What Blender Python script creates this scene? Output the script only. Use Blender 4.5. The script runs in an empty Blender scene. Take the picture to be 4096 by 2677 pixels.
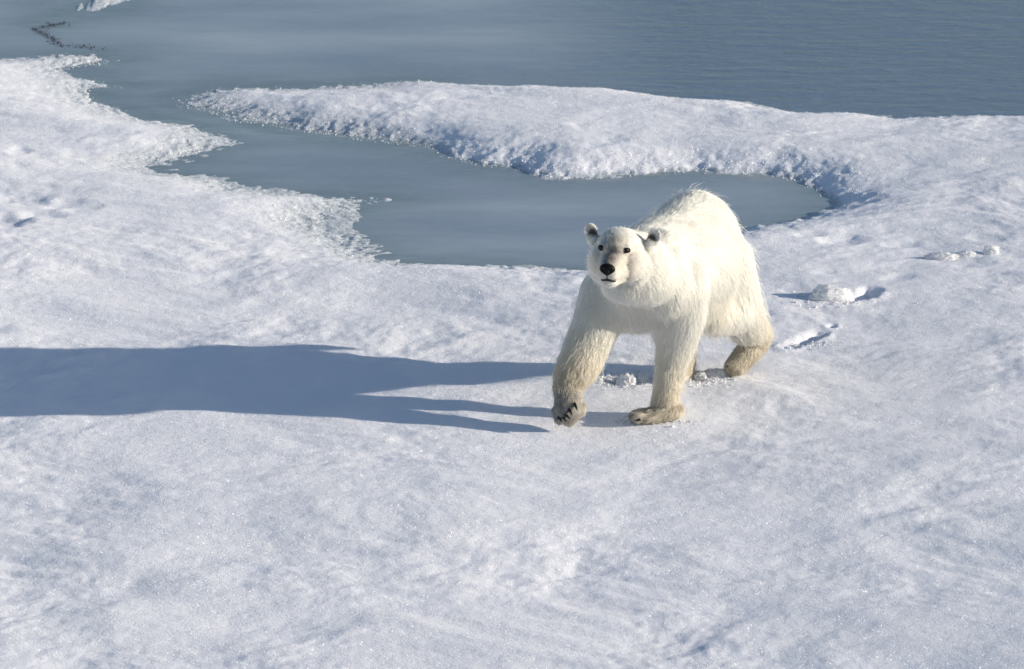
import bpy, bmesh, math, random
import numpy as np
from mathutils import Vector, Matrix, kdtree
from mathutils.bvhtree import BVHTree

random.seed(7)
RNG = np.random.default_rng(7)
R = math.radians
scene = bpy.context.scene
COL = scene.collection

# ------------------------------------------------------------------ camera
PITCH = R(16.0)
FPX = 20661.0                      # focal length in photograph pixels (4096 wide)
CAM = np.array([0.0, -28.69, 8.745])
cam_data = bpy.data.cameras.new('camera')
cam_data.sensor_width = 36.0
cam_data.lens = 36.0 * FPX / 4096.0
cam_data.clip_start = 0.5
cam_data.clip_end = 20000.0
cam = bpy.data.objects.new('camera', cam_data)
COL.objects.link(cam)
cam.location = CAM
cam.rotation_euler = (R(90) - PITCH, 0, 0)
cam_data.dof.use_dof = True
cam_data.dof.focus_distance = 29.9
cam_data.dof.aperture_fstop = 5.6
scene.camera = cam

# ------------------------------------------------------------------ light
SUN_EL, SUN_AZ = R(14.5), R(8.5)          # sun to the right, a little towards the camera
SUN_DIR = Vector((math.cos(SUN_EL) * math.cos(SUN_AZ), -math.cos(SUN_EL) * math.sin(SUN_AZ), math.sin(SUN_EL)))
world = bpy.data.worlds.new('World')
scene.world = world
world.use_nodes = True
wn = world.node_tree
wn.nodes.clear()
sky = wn.nodes.new('ShaderNodeTexSky')
sky.sky_type = 'NISHITA'
sky.sun_disc = False
sky.sun_elevation = SUN_EL
sky.sun_rotation = math.atan2(SUN_DIR.x, SUN_DIR.y)
sky.air_density = 1.0
sky.dust_density = 0.9
sky.ozone_density = 2.4
bg = wn.nodes.new('ShaderNodeBackground')
bg.inputs['Strength'].default_value = 0.105
wo = wn.nodes.new('ShaderNodeOutputWorld')
wn.links.new(sky.outputs[0], bg.inputs[0])
wn.links.new(bg.outputs[0], wo.inputs[0])

sun_data = bpy.data.lights.new('sun', 'SUN')
sun_data.energy = 4.9
sun_data.angle = R(0.55)
sun_data.color = (1.0, 0.92, 0.78)
sun = bpy.data.objects.new('sun', sun_data)
COL.objects.link(sun)
sun.rotation_euler = SUN_DIR.to_track_quat('Z', 'Y').to_euler()

vs = scene.view_settings
vs.view_transform = 'Standard'
vs.look = 'None'
vs.exposure = 0.25
vs.gamma = 1.0
vs.use_curve_mapping = False
scene.cycles.use_denoising = True
scene.cycles.denoiser = 'OPENIMAGEDENOISE'
scene.cycles.denoising_input_passes = 'RGB_ALBEDO_NORMAL'
scene.cycles.denoising_prefilter = 'NONE'
scene.cycles.max_bounces = 14
scene.cycles.transmission_bounces = 14
scene.cycles.glossy_bounces = 6
scene.cycles.diffuse_bounces = 4
scene.cycles.sample_clamp_indirect = 6.0
scene.cycles_curves.shape = 'RIBBONS'

# ------------------------------------------------------------------ helpers
FWD = np.array([0, math.cos(PITCH), -math.sin(PITCH)])
UPV = np.array([0, math.sin(PITCH), math.cos(PITCH)])
RGT = np.array([1.0, 0, 0])

def ray(sx, sy):
    return FWD + RGT * (sx - 2048.0) / FPX - UPV * (sy - 1338.5) / FPX

def at_depth(sx, sy, y):
    d = ray(sx, sy)
    return CAM + d * ((y - CAM[1]) / d[1])

def at_height(sx, sy, z):
    d = ray(sx, sy)
    return CAM + d * ((z - CAM[2]) / d[2])

def Z(u, v, y):                    # a point of the bear: study-crop position and its depth in metres
    return at_depth(2100 + u / 1.44, 700 + v / 1.44, y)

def smooth(x, a=0.0, b=1.0):
    t = np.clip((x - a) / (b - a), 0, 1)
    return t * t * (3 - 2 * t)

def _hash(ix, iy, seed):
    h = (ix.astype(np.int64) * 374761393 + iy.astype(np.int64) * 668265263 + seed * 974634721) & 0xFFFFFFFF
    h = ((h ^ (h >> 13)) * 1274126177) & 0xFFFFFFFF
    h = (h ^ (h >> 16)) & 0xFFFFFFFF
    h = (h * 2246822519) & 0xFFFFFFFF
    return ((h ^ (h >> 15)) & 0xFFFFFF) / float(0x1000000)

def noise(x, y, seed=0):           # gradient noise, about -1..1
    ix, iy = np.floor(x), np.floor(y)
    fx, fy = x - ix, y - iy
    sx = fx * fx * fx * (fx * (fx * 6 - 15) + 10)
    sy = fy * fy * fy * (fy * (fy * 6 - 15) + 10)
    def g(ox, oy):
        a = _hash(ix + ox, iy + oy, seed) * (2 * math.pi)
        return np.cos(a) * (fx - ox) + np.sin(a) * (fy - oy)
    n0 = g(0, 0) * (1 - sx) + g(1, 0) * sx
    n1 = g(0, 1) * (1 - sx) + g(1, 1) * sx
    return (n0 * (1 - sy) + n1 * sy) * 1.5

def tag(o, label=None, cat=None, group=None, kind=None):
    if label: o['label'] = label
    if cat: o['category'] = cat
    if group: o['group'] = group
    if kind: o['kind'] = kind
    return o

def mesh_object(name, me, mat=None, parent=None, smooth_shade=True):
    o = bpy.data.objects.new(name, me)
    COL.objects.link(o)
    if mat: me.materials.append(mat)
    if smooth_shade and len(me.polygons):
        me.polygons.foreach_set('use_smooth', np.ones(len(me.polygons), dtype=bool))
    if parent: o.parent = parent
    return o

def grid_mesh(name, X, Y, H):
    ny, nx = H.shape
    co = np.stack([X, Y, H], -1).reshape(-1, 3)
    i = np.arange(ny * nx).reshape(ny, nx)
    f = np.stack([i[:-1, :-1], i[:-1, 1:], i[1:, 1:], i[1:, :-1]], -1).reshape(-1, 4)
    me = bpy.data.meshes.new(name)
    me.vertices.add(len(co)); me.vertices.foreach_set('co', co.astype(np.float32).ravel())
    me.loops.add(f.size); me.loops.foreach_set('vertex_index', f.astype(np.int32).ravel())
    me.polygons.add(len(f)); me.polygons.foreach_set('loop_start', np.arange(0, f.size, 4, dtype=np.int32))
    me.update(calc_edges=True)
    return me

def axis(lo, hi, step, far, grow=1.28):
    a = list(np.arange(lo, hi + step * .5, step))
    s, p = step, a[-1]
    while p < far: s *= grow; p += s; a.append(p)
    s, p = step, a[0]; left = []
    while p > -far: s *= grow; p -= s; left.append(p)
    return np.array(left[::-1] + a)

# --- node helpers
def new_mat(name):
    m = bpy.data.materials.new(name); m.use_nodes = True
    nt = m.node_tree; nt.nodes.clear()
    return m, nt

def node(nt, kind, **kw):
    n = nt.nodes.new(kind)
    for k, v in kw.items():
        if k.startswith('in_'):
            key = k[3:].replace('_', ' ')
            n.inputs[key].default_value = v
        else:
            setattr(n, k, v)
    return n

def ramp(nt, fac, stops):
    r = nt.nodes.new('ShaderNodeValToRGB')
    e = r.color_ramp.elements
    while len(e) < len(stops): e.new(0.5)
    for i, (p, c) in enumerate(stops):
        e[i].position = p; e[i].color = (*c, 1) if len(c) == 3 else c
    nt.links.new(fac, r.inputs['Fac'])
    return r

# ------------------------------------------------------------------ materials
def snow_material(name, sparkle=0.06, grain=1.0, tint=(0.90, 0.89, 0.928), through=0.0):
    m, nt = new_mat(name); L = nt.links.new
    geo = node(nt, 'ShaderNodeNewGeometry')
    n1 = node(nt, 'ShaderNodeTexNoise', in_Scale=14.0, in_Detail=6.0, in_Roughness=0.62)
    L(geo.outputs['Position'], n1.inputs['Vector'])
    n2 = node(nt, 'ShaderNodeTexNoise', in_Scale=120.0, in_Detail=3.0, in_Roughness=0.7)
    L(geo.outputs['Position'], n2.inputs['Vector'])
    b1 = node(nt, 'ShaderNodeBump', in_Strength=0.55, in_Distance=0.012)
    L(n1.outputs['Fac'], b1.inputs['Height'])
    b2 = node(nt, 'ShaderNodeBump', in_Strength=0.75 * grain, in_Distance=0.0035)
    L(n2.outputs['Fac'], b2.inputs['Height']); L(b1.outputs[0], b2.inputs['Normal'])
    nc = node(nt, 'ShaderNodeTexNoise', in_Scale=2.3, in_Detail=4.0)
    L(geo.outputs['Position'], nc.inputs['Vector'])
    lo = tuple(c * f for c, f in zip(tint, (0.955, 0.965, 0.985)))
    cr = ramp(nt, nc.outputs['Fac'], [(0.3, lo), (0.7, tint)])
    # water-soaked slush at the margins is greyer and bluer than dry snow
    sl = node(nt, 'ShaderNodeAttribute', attribute_name='slush')
    ns = node(nt, 'ShaderNodeTexNoise', in_Scale=45.0, in_Detail=5.0, in_Roughness=0.7); L(geo.outputs['Position'], ns.inputs['Vector'])
    sr = ramp(nt, ns.outputs['Fac'], [(0.40, (1, 1, 1)), (0.62, (0.15, 0.15, 0.15))])
    sm = node(nt, 'ShaderNodeMath', operation='MULTIPLY'); L(sl.outputs['Fac'], sm.inputs[0]); L(sr.outputs[0], sm.inputs[1])
    wm = node(nt, 'ShaderNodeMix', data_type='RGBA'); L(sm.outputs[0], wm.inputs['Factor']); L(cr.outputs[0], wm.inputs['A']); wm.inputs['B'].default_value = (0.34, 0.40, 0.44, 1)
    dif = node(nt, 'ShaderNodeBsdfDiffuse', in_Roughness=0.6)
    L(wm.outputs['Result'], dif.inputs['Color']); L(b2.outputs[0], dif.inputs['Normal'])
    # loose crystals: every small cell is a facet with a tilt of its own
    vo = node(nt, 'ShaderNodeTexVoronoi', in_Scale=330.0)
    L(geo.outputs['Position'], vo.inputs['Vector'])
    sub = node(nt, 'ShaderNodeVectorMath', operation='SUBTRACT'); sub.inputs[1].default_value = (0.5, 0.5, 0.5)
    L(vo.outputs['Color'], sub.inputs[0])
    sc = node(nt, 'ShaderNodeVectorMath', operation='SCALE'); sc.inputs['Scale'].default_value = 1.9
    L(sub.outputs[0], sc.inputs[0])
    add = node(nt, 'ShaderNodeVectorMath', operation='ADD')
    L(sc.outputs[0], add.inputs[0]); L(b1.outputs[0], add.inputs[1])
    nrm = node(nt, 'ShaderNodeVectorMath', operation='NORMALIZE'); L(add.outputs[0], nrm.inputs[0])
    gl = node(nt, 'ShaderNodeBsdfGlossy', in_Roughness=0.24)
    gl.inputs['Color'].default_value = (0.95, 0.96, 1, 1)
    L(nrm.outputs[0], gl.inputs['Normal'])
    mix = node(nt, 'ShaderNodeMixShader'); mix.inputs[0].default_value = sparkle
    tr = node(nt, 'ShaderNodeBsdfTranslucent'); L(wm.outputs['Result'], tr.inputs['Color'])
    body_mix = node(nt, 'ShaderNodeMixShader'); body_mix.inputs[0].default_value = through
    L(dif.outputs[0], body_mix.inputs[1]); L(tr.outputs[0], body_mix.inputs[2])
    L(body_mix.outputs[0], mix.inputs[1]); L(gl.outputs[0], mix.inputs[2])
    out = node(nt, 'ShaderNodeOutputMaterial'); L(mix.outputs[0], out.inputs['Surface'])
    return m

def water_material():
    m, nt = new_mat('thin_ice_water'); L = nt.links.new
    geo = node(nt, 'ShaderNodeNewGeometry')
    mp = node(nt, 'ShaderNodeMapping'); mp.inputs['Scale'].default_value = (0.35, 1.0, 1.0)
    L(geo.outputs['Position'], mp.inputs['Vector'])
    n1 = node(nt, 'ShaderNodeTexNoise', in_Scale=0.9, in_Detail=7.0, in_Roughness=0.6)
    L(mp.outputs[0], n1.inputs['Vector'])
    base = ramp(nt, n1.outputs['Fac'], [(0.34, (0.255, 0.305, 0.38)), (0.50, (0.335, 0.385, 0.45)), (0.64, (0.425, 0.475, 0.525))])
    # submerged ice shelf near the shores
    sh = node(nt, 'ShaderNodeAttribute', attribute_name='shore')
    n3 = node(nt, 'ShaderNodeTexNoise', in_Scale=7.0, in_Detail=6.0, in_Roughness=0.7)
    L(mp.outputs[0], n3.inputs['Vector'])
    mul = node(nt, 'ShaderNodeMath', operation='MULTIPLY'); L(sh.outputs['Fac'], mul.inputs[0]); L(n3.outputs['Fac'], mul.inputs[1])
    shelf = node(nt, 'ShaderNodeMix', data_type='RGBA'); L(mul.outputs[0], shelf.inputs['Factor'])
    L(base.outputs[0], shelf.inputs['A']); shelf.inputs['B'].default_value = (0.165, 0.215, 0.225, 1)
    op = node(nt, 'ShaderNodeAttribute', attribute_name='open')
    dk = node(nt, 'ShaderNodeMix', data_type='RGBA'); L(op.outputs['Fac'], dk.inputs['Factor'])
    L(shelf.outputs['Result'], dk.inputs['A']); dk.inputs['B'].default_value = (0.14, 0.19, 0.265, 1)
    # frost on the thin ice
    n4 = node(nt, 'ShaderNodeTexNoise', in_Scale=26.0, in_Detail=5.0, in_Roughness=0.75)
    L(mp.outputs[0], n4.inputs['Vector'])
    fr = ramp(nt, n4.outputs['Fac'], [(0.50, (0, 0, 0)), (0.78, (0.5, 0.5, 0.5))])
    frost = node(nt, 'ShaderNodeMix', data_type='RGBA'); L(fr.outputs[0], frost.inputs['Factor'])
    L(dk.outputs['Result'], frost.inputs['A']); frost.inputs['B'].default_value = (0.36, 0.43, 0.48, 1)
    # ripples in the open water on the right
    mp2 = node(nt, 'ShaderNodeMapping'); mp2.inputs['Scale'].default_value = (1.0, 3.0, 1.0)
    L(geo.outputs['Position'], mp2.inputs['Vector'])
    rp = node(nt, 'ShaderNodeTexNoise', in_Scale=2.2, in_Detail=5.0, in_Roughness=0.55, in_Distortion=0.5)
    L(mp2.outputs[0], rp.inputs['Vector'])
    bst = node(nt, 'ShaderNodeMath', operation='MULTIPLY_ADD'); bst.inputs[1].default_value = 0.55; bst.inputs[2].default_value = 0.10
    L(op.outputs['Fac'], bst.inputs[0])
    bp = node(nt, 'ShaderNodeBump', in_Distance=0.02); L(rp.outputs['Fac'], bp.inputs['Height']); L(bst.outputs[0], bp.inputs['Strength'])
    bp2 = node(nt, 'ShaderNodeBump', in_Distance=0.002, in_Strength=0.35); L(n4.outputs['Fac'], bp2.inputs['Height']); L(bp.outputs[0], bp2.inputs['Normal'])
    pb = node(nt, 'ShaderNodeBsdfPrincipled', in_Roughness=0.14, in_IOR=1.33)
    L(frost.outputs['Result'], pb.inputs['Base Color']); L(bp2.outputs[0], pb.inputs['Normal'])
    out = node(nt, 'ShaderNodeOutputMaterial'); L(pb.outputs[0], out.inputs['Surface'])
    return m

def plain(name, color, rough=0.5, spec=0.5, noise_scale=None, lo=None):
    m, nt = new_mat(name); L = nt.links.new
    pb = node(nt, 'ShaderNodeBsdfPrincipled', in_Roughness=rough)
    pb.inputs['Specular IOR Level'].default_value = spec
    pb.inputs['Base Color'].default_value = (*color, 1)
    if noise_scale:
        tc = node(nt, 'ShaderNodeTexCoord')
        n = node(nt, 'ShaderNodeTexNoise', in_Scale=noise_scale, in_Detail=4.0)
        L(tc.outputs['Object'], n.inputs['Vector'])
        r = ramp(nt, n.outputs['Fac'], [(0.35, lo), (0.65, color)])
        L(r.outputs[0], pb.inputs['Base Color'])
        b = node(nt, 'ShaderNodeBump', in_Strength=0.4, in_Distance=0.002)
        L(n.outputs['Fac'], b.inputs['Height']); L(b.outputs[0], pb.inputs['Normal'])
    out = node(nt, 'ShaderNodeOutputMaterial'); L(pb.outputs[0], out.inputs['Surface'])
    return m

def skin_material():
    m, nt = new_mat('bear_underfur'); L = nt.links.new
    at = node(nt, 'ShaderNodeAttribute', attribute_name='fur_color')
    d = node(nt, 'ShaderNodeBsdfDiffuse'); L(at.outputs['Color'], d.inputs['Color'])
    out = node(nt, 'ShaderNodeOutputMaterial'); L(d.outputs[0], out.inputs['Surface'])
    return m

def fur_material():
    m, nt = new_mat('bear_fur'); L = nt.links.new
    at = node(nt, 'ShaderNodeAttribute', attribute_name='fur_color')
    h = node(nt, 'ShaderNodeBsdfHairPrincipled', model='CHIANG', parametrization='COLOR')
    L(at.outputs['Color'], h.inputs['Color'])
    h.inputs['Roughness'].default_value = 0.42
    h.inputs['Radial Roughness'].default_value = 0.75
    h.inputs['Coat'].default_value = 0.0
    h.inputs['IOR'].default_value = 1.45
    d = node(nt, 'ShaderNodeBsdfDiffuse'); L(at.outputs['Color'], d.inputs['Color'])
    mx = node(nt, 'ShaderNodeMixShader'); mx.inputs[0].default_value = 0.55
    L(h.outputs[0], mx.inputs[1]); L(d.outputs[0], mx.inputs[2])
    out = node(nt, 'ShaderNodeOutputMaterial'); L(mx.outputs[0], out.inputs['Surface'])
    return m

M_SNOW = snow_material('snow')
M_CLOD = snow_material('clod_snow', sparkle=0.06, grain=1.2, tint=(0.95, 0.95, 0.955), through=0.5)
M_CRYSTAL = plain('ice_crystal', (0.86, 0.88, 0.91), rough=0.22, spec=0.6)
M_WATER = water_material()
M_SKIN = skin_material()
M_FUR = fur_material()
M_NOSE = plain('nose_leather', (0.007, 0.006, 0.006), rough=0.55, spec=0.18, noise_scale=120, lo=(0.004, 0.0035, 0.0035))
M_EYE = plain('eye_brown', (0.010, 0.005, 0.0035), rough=0.2, spec=0.25)
M_LID = plain('eyelid_black', (0.012, 0.010, 0.010), rough=0.7, spec=0.1)
M_LIP = plain('lip_black', (0.03, 0.028, 0.03), rough=0.55, spec=0.3)
M_CLAW = plain('claw_horn', (0.018, 0.010, 0.008), rough=0.3, spec=0.5, noise_scale=60, lo=(0.008, 0.006, 0.005))

# ------------------------------------------------------------------ shoreline
ZW = -0.08                          # water level; the snow stands around 0
# (photo x, photo y, rim): rim 0 = edge facing the camera (traced at the water), 1 = edge seen as a crest (traced on the snow)
SHORE = [(-200,216,1),(0,215,1),(118,212,1),(235,200,1),(400,197,1),(447,220,0),(530,238,0),(435,262,0),(300,284,0),(330,300,0),(412,309,0),
 (576,344,0),(494,358,0),(400,368,0),(470,402,1),(530,424,1),(618,462,1),(712,470,1),(823,494,1),(930,570,0),(865,598,0),(765,650,0),
 (650,668,0),(730,690,0),(882,716,0),(1000,750,0),(1147,770,0),(1400,782,0),(1510,782,0),(1575,798,0),(1430,832,0),(1340,870,0),(1320,910,0),(1420,960,0),
 (1520,1010,0),(1560,1030,1),(1635,1044,1),(1794,1057,1),(2005,1070,1),(2182,1083,1),(2332,1088,1),(2500,1070,1),(2700,1000,1),(2967,921,1),(3152,894,1),
 (3240,877,1),(3320,838,0),(3310,800,0),(3284,766,0),(3196,722,0),(3064,700,0),(2932,692,0),(2800,687,0),(2623,696,0),(2490,708,0),(2270,714,0),
 (2138,696,0),(2050,670,0),(1917,664,0),(1829,634,0),(1697,599,0),(1520,582,0),(1300,546,0),(1135,536,0),(1059,513,0),(918,490,0),(823,458,0),
 (660,426,0),(670,402,0),(672,374,1),(782,347,1),(853,331,1),(941,325,1),(1176,328,1),(1388,321,1),(1520,312,1),(1653,306,1),(1759,312,1),
 (1873,330,1),(2050,347,1),(2182,347,1),(2341,352,1),(2490,369,1),(2711,396,1),(2932,413,1),(3152,444,1),(3267,453,1),(3400,449,1),(3616,470,1),
 (3925,459,1),(4096,461,1),(4300,466,1)]
pts = []
for sx, sy, rim in SHORE:
    p = at_height(sx, sy, 0.02 if rim else ZW)
    pts.append((p[0], p[1] + (0.37 if rim else 0.0)))
WATER_POLY = np.array([(-60, 13.2), (-9, 9.6)] + pts + [(9, 6.6), (40, 4.0), (400, -10), (400, 6000), (-400, 6000), (-400, 16)])
patches = [[(222,70),(330,70),(430,50),(520,20),(600,-60),(380,-120),(330,-40),(268,38)], [(110,94),(165,74),(232,82),(262,95),(185,108)], [(150,6),(175,-4),(200,4),(170,12)]]
PATCHES = [np.array([at_height(x, y, ZW)[:2] for x, y in p]) for p in patches]

def poly_sd(poly, X, Y):            # > 0 outside
    d = np.full(X.shape, 1e18); inside = np.zeros(X.shape, bool)
    n = len(poly)
    for i in range(n):
        ax, ay = poly[i]; bx, by = poly[(i + 1) % n]
        ex, ey = bx - ax, by - ay
        wx, wy = X - ax, Y - ay
        t = np.clip((wx * ex + wy * ey) / (ex * ex + ey * ey + 1e-12), 0, 1)
        d = np.minimum(d, (wx - ex * t) ** 2 + (wy - ey * t) ** 2)
        c = (ay > Y) != (by > Y)
        if abs(ey) > 1e-12:
            inside ^= c & (X < ex * (Y - ay) / ey + ax)
    d = np.sqrt(d)
    return np.where(inside, -d, d)

def land_distance(X, Y):            # > 0 on snow, < 0 over water
    s = poly_sd(WATER_POLY, X, Y)
    for p in PATCHES:
        s = np.maximum(s, -poly_sd(p, X, Y) * 1.2 + 0.06)
    return s

# footprints: (photo start, photo end, half width, depth, bank side height)
def gp(sx, sy): return at_height(sx, sy, 0.0)[:2]
PRINTS = [((3370,1192),(3482,1176),0.045,0.10), ((3150,1366),(3278,1322),0.04,0.065), ((3318,1289),(3330,1287),0.02,0.04),
          ((2420,1528),(2530,1526),0.05,0.04), ((2735,1512),(2790,1508),0.05,0.03)]
HOLLOWS = [((60,800),(120,806),0.17,0.024), ((250,825),(310,838),0.15,0.018), ((0,893),(30,900),0.17,0.035), ((140,868),(200,872),0.11,0.020),
           ((3340,968),(3385,966),0.12,0.022), ((3230,950),(3260,950),0.08,0.013), ((3590,985),(3640,980),0.10,0.013), ((3930,960),(3985,966),0.11,0.013),
           ((1090,620),(1095,620),0.05,0.0)]

def terrain(X, Y):
    near = (np.abs(X) < 12) & (Y > -12) & (Y < 16)
    sd = land_distance(X, Y)
    nx = np.where(near, X, 0); ny_ = np.where(near, Y, 0)
    edge = noise(nx * 6, ny_ * 6, 2) * 0.045 + noise(nx * 15, ny_ * 15, 3) * 0.030 + noise(nx * 34, ny_ * 34, 4) * 0.018
    s = sd + edge * np.exp(-(np.abs(sd) / 0.16) ** 1.5) + noise(nx * 2.2, ny_ * 2.2, 1) * 0.06 * np.exp(-np.abs(sd) / 0.6)
    gentle = smooth(-X, 0.2, 1.0) * smooth(Y, 3.0, 4.0)           # the left shore runs out flat
    s = s - 0.09 * gentle * smooth(Y, 3.2, 3.6)
    w = 0.55 + 0.50 * gentle
    prof = np.clip(s / w, -1.2, 1)
    rise = np.where(prof > 0, 1 - (1 - np.clip(prof, 0, 1)) ** 2.2, prof * 0.9)
    h = (ZW + 0.002) + rise * (-ZW - 0.002)
    land = smooth(s, 0.0, 0.5)
    # the tongue of snow beyond the pond stands a little higher
    tongue = np.exp(-((Y - (7.0 - 0.15 * X)) / 0.9) ** 2) * smooth(X, -3.4, -1.2)
    h += 0.05 * tongue * land
    # wind-worked relief
    k = 0.35 + 0.65 * land
    wx, wy = X + 0.25 * noise(nx * .8, ny_ * .8, 11), Y + 0.25 * noise(nx * .8, ny_ * .8, 12)
    wx = np.where(near, wx, 0); wy = np.where(near, wy, 0)
    rel = noise(wx * .28, wy * .33, 20) * 0.055 + noise(wx * .75, wy * .9, 21) * 0.022
    rel += noise(wx * 1.7, wy * 2.3, 22) * 0.0125
    patchy = 0.55 + 0.75 * smooth(noise(wx * .9 + 3, wy * .9, 30), -0.35, 0.5)
    rel += patchy * (noise(wx * 3.2, wy * 5.6, 23) * 0.0085 + noise(wx * 7.0, wy * 13, 24) * 0.0036 + noise(wx * 9 + wy * 2.4, wy * 24, 28) * 0.0016 + noise(wx * 17, wy * 20, 25) * 0.0018)
    dimple = noise(wx * 3.4 + 9, wy * 4.4, 26)
    rel -= 0.012 * smooth(dimple, 0.35, 0.95) * smooth(noise(nx * .5, ny_ * .5, 27) + .6 * smooth(X, 1.2, 2.2) * smooth(Y, 1.5, 2.5), 0.1, .7)
    calm = np.exp(-(((X + 0.9) / 3.2) ** 2 + ((Y - 0.1) / 1.0) ** 2))     # wind-smoothed strip where the shadow lies
    h += rel * k * (1 - 0.25 * calm)
    # crumbling, honeycombed rim
    rim = np.exp(-(np.clip(s, 0, 9) / 0.42) ** 2) * smooth(s, -0.25, 0.02)
    rough = noise(wx * 5, wy * 6, 40) * 0.008 + noise(wx * 13, wy * 14, 41) * 0.006 + noise(wx * 33, wy * 33, 42) * 0.005
    h += np.where(near, rim * (rough - 0.004) * (1 - 0.55 * gentle), 0)
    slushy = gentle * np.exp(-((s - 0.05) / 0.22) ** 2)
    h += np.where(near, slushy * (noise(wx * 12, wy * 16, 43) * 0.008 + noise(wx * 30, wy * 36, 44) * 0.007 - 0.005), 0)
    # footprints
    for (a, b, r, dep) in PRINTS:
        a, b = gp(*a), gp(*b)
        ex, ey = b - a
        t = np.clip(((X - a[0]) * ex + (Y - a[1]) * ey) / (ex * ex + ey * ey), 0, 1)
        d = np.hypot(X - a[0] - ex * t, (Y - a[1] - ey * t) * 0.75) + 0.25 * r * noise(nx * 18, ny_ * 18, 50)
        far_side = smooth(Y - a[1] - ey * t, 0.0, 0.06)
        h -= dep * (.05 + .95 * t ** 1.5) * (1 - smooth(d, 0.75 * r - .4 * r * far_side, 1.2 * r + 1.5 * r * far_side))
        h += 0.010 * np.exp(-((d - 1.75 * r) / (0.5 * r)) ** 2) * (0.4 + np.abs(noise(nx * 20, ny_ * 20, 51)))
    for (a, b, r, dep) in HOLLOWS:
        a, b = gp(*a), gp(*b)
        ex, ey = b - a
        t = np.clip(((X - a[0]) * ex + (Y - a[1]) * ey) / (ex * ex + ey * ey), 0, 1)
        d = np.hypot(X - a[0] - ex * t, (Y - a[1] - ey * t)) + 0.3 * r * noise(nx * 7, ny_ * 7, 52)
        h -= dep * (1 - smooth(d, 0.1 * r, 1.3 * r))
    # the bear's flat spot under the planted paw
    return h, s

xs = axis(-4.6, 4.6, 0.0135, 900, 1.35)
ys = axis(-6.6, 10.6, 0.0235, 900, 1.35)
GX, GY = np.meshgrid(xs, ys)
H, S = terrain(GX, GY)
PLANT = at_height(2635, 1676, 0.0)
flat = np.exp(-(((GX - PLANT[0]) / 0.30) ** 2 + ((GY - PLANT[1]) / 0.30) ** 2))
H = H * (1 - flat) + 0.002 * flat
snow = mesh_object('snow', grid_mesh('snow', GX, GY, H), M_SNOW)
wet = 1 - smooth(S + 0.05 * noise(GX * 9, GY * 12, 80), 0.0, 0.07 + 0.42 * smooth(-GX, 0.2, 1.0) + 0.08 * smooth(noise(GX * 1.3, GY * 1.3, 81), -.3, .5))
aw = snow.data.attributes.new('slush', 'FLOAT', 'POINT'); aw.data.foreach_set('value', np.where(np.abs(GX) < 50, wet, 0).astype(np.float32).ravel())
tag(snow, 'white wind-worked snow cover of the ice floe', kind='structure')

def height_at(x, y):
    i = np.clip(np.searchsorted(xs, x) - 1, 0, len(xs) - 2)
    j = np.clip(np.searchsorted(ys, y) - 1, 0, len(ys) - 2)
    fx = (x - xs[i]) / (xs[i + 1] - xs[i]); fy = (y - ys[j]) / (ys[j + 1] - ys[j])
    return (H[j, i] * (1 - fx) + H[j, i + 1] * fx) * (1 - fy) + (H[j + 1, i] * (1 - fx) + H[j + 1, i + 1] * fx) * fy

# ------------------------------------------------------------------ water
wxs = axis(-5, 5, 0.07, 6000, 1.5)
wys = axis(2.5, 11, 0.07, 6000, 1.5)
WX, WY = np.meshgrid(wxs, wys)
wme = grid_mesh('water', WX, WY, np.full(WX.shape, ZW))
wsd = -land_distance(WX, WY)
a = wme.attributes.new('shore', 'FLOAT', 'POINT')
a.data.foreach_set('value', (1.4 * np.exp(-np.clip(wsd, 0, 50) / 0.33)).astype(np.float32).ravel())
a = wme.attributes.new('open', 'FLOAT', 'POINT')
a.data.foreach_set('value', (smooth(WX, -0.6, 1.4) * smooth(WY - 7.4 + 0.18 * WX, 0, 1.0)).astype(np.float32).ravel())
water = mesh_object('water', wme, M_WATER)
tag(water, 'blue-grey water skinned with thin ice', kind='structure')

# ------------------------------------------------------------------ loose ice crystals along the rims and over the snow
def crystal_mass(name, P, size, mat):
    n = len(P)
    base = np.array([(1, 0, 0), (-1, 0, 0), (0, 1, 0), (0, -1, 0), (0, 0, 1), (0, 0, -1)], float)
    tri = np.array([(0, 2, 4), (2, 1, 4), (1, 3, 4), (3, 0, 4), (2, 0, 5), (1, 2, 5), (3, 1, 5), (0, 3, 5)])
    q = RNG.normal(size=(n, 4)); q /= np.linalg.norm(q, axis=1, keepdims=True)
    w, x, y, z = q.T
    Rm = np.stack([1 - 2 * (y * y + z * z), 2 * (x * y - z * w), 2 * (x * z + y * w), 2 * (x * y + z * w), 1 - 2 * (x * x + z * z), 2 * (y * z - x * w),
                   2 * (x * z - y * w), 2 * (y * z + x * w), 1 - 2 * (x * x + y * y)], -1).reshape(n, 3, 3)
    st = RNG.uniform(0.55, 1.5, (n, 1, 3)) * size[:, None, None]
    co = np.einsum('nij,nkj->nki', Rm, base[None] * st) + P[:, None, :]
    f = (tri[None] + (np.arange(n) * 6)[:, None, None]).reshape(-1, 3)
    me = bpy.data.meshes.new(name)
    me.vertices.add(n * 6); me.vertices.foreach_set('co', co.astype(np.float32).ravel())
    me.loops.add(f.size); me.loops.foreach_set('vertex_index', f.astype(np.int32).ravel())
    me.polygons.add(len(f)); me.polygons.foreach_set('loop_start', np.arange(0, f.size, 3, dtype=np.int32))
    me.update(calc_edges=True)
    return mesh_object(name, me, mat, smooth_shade=False)

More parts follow.
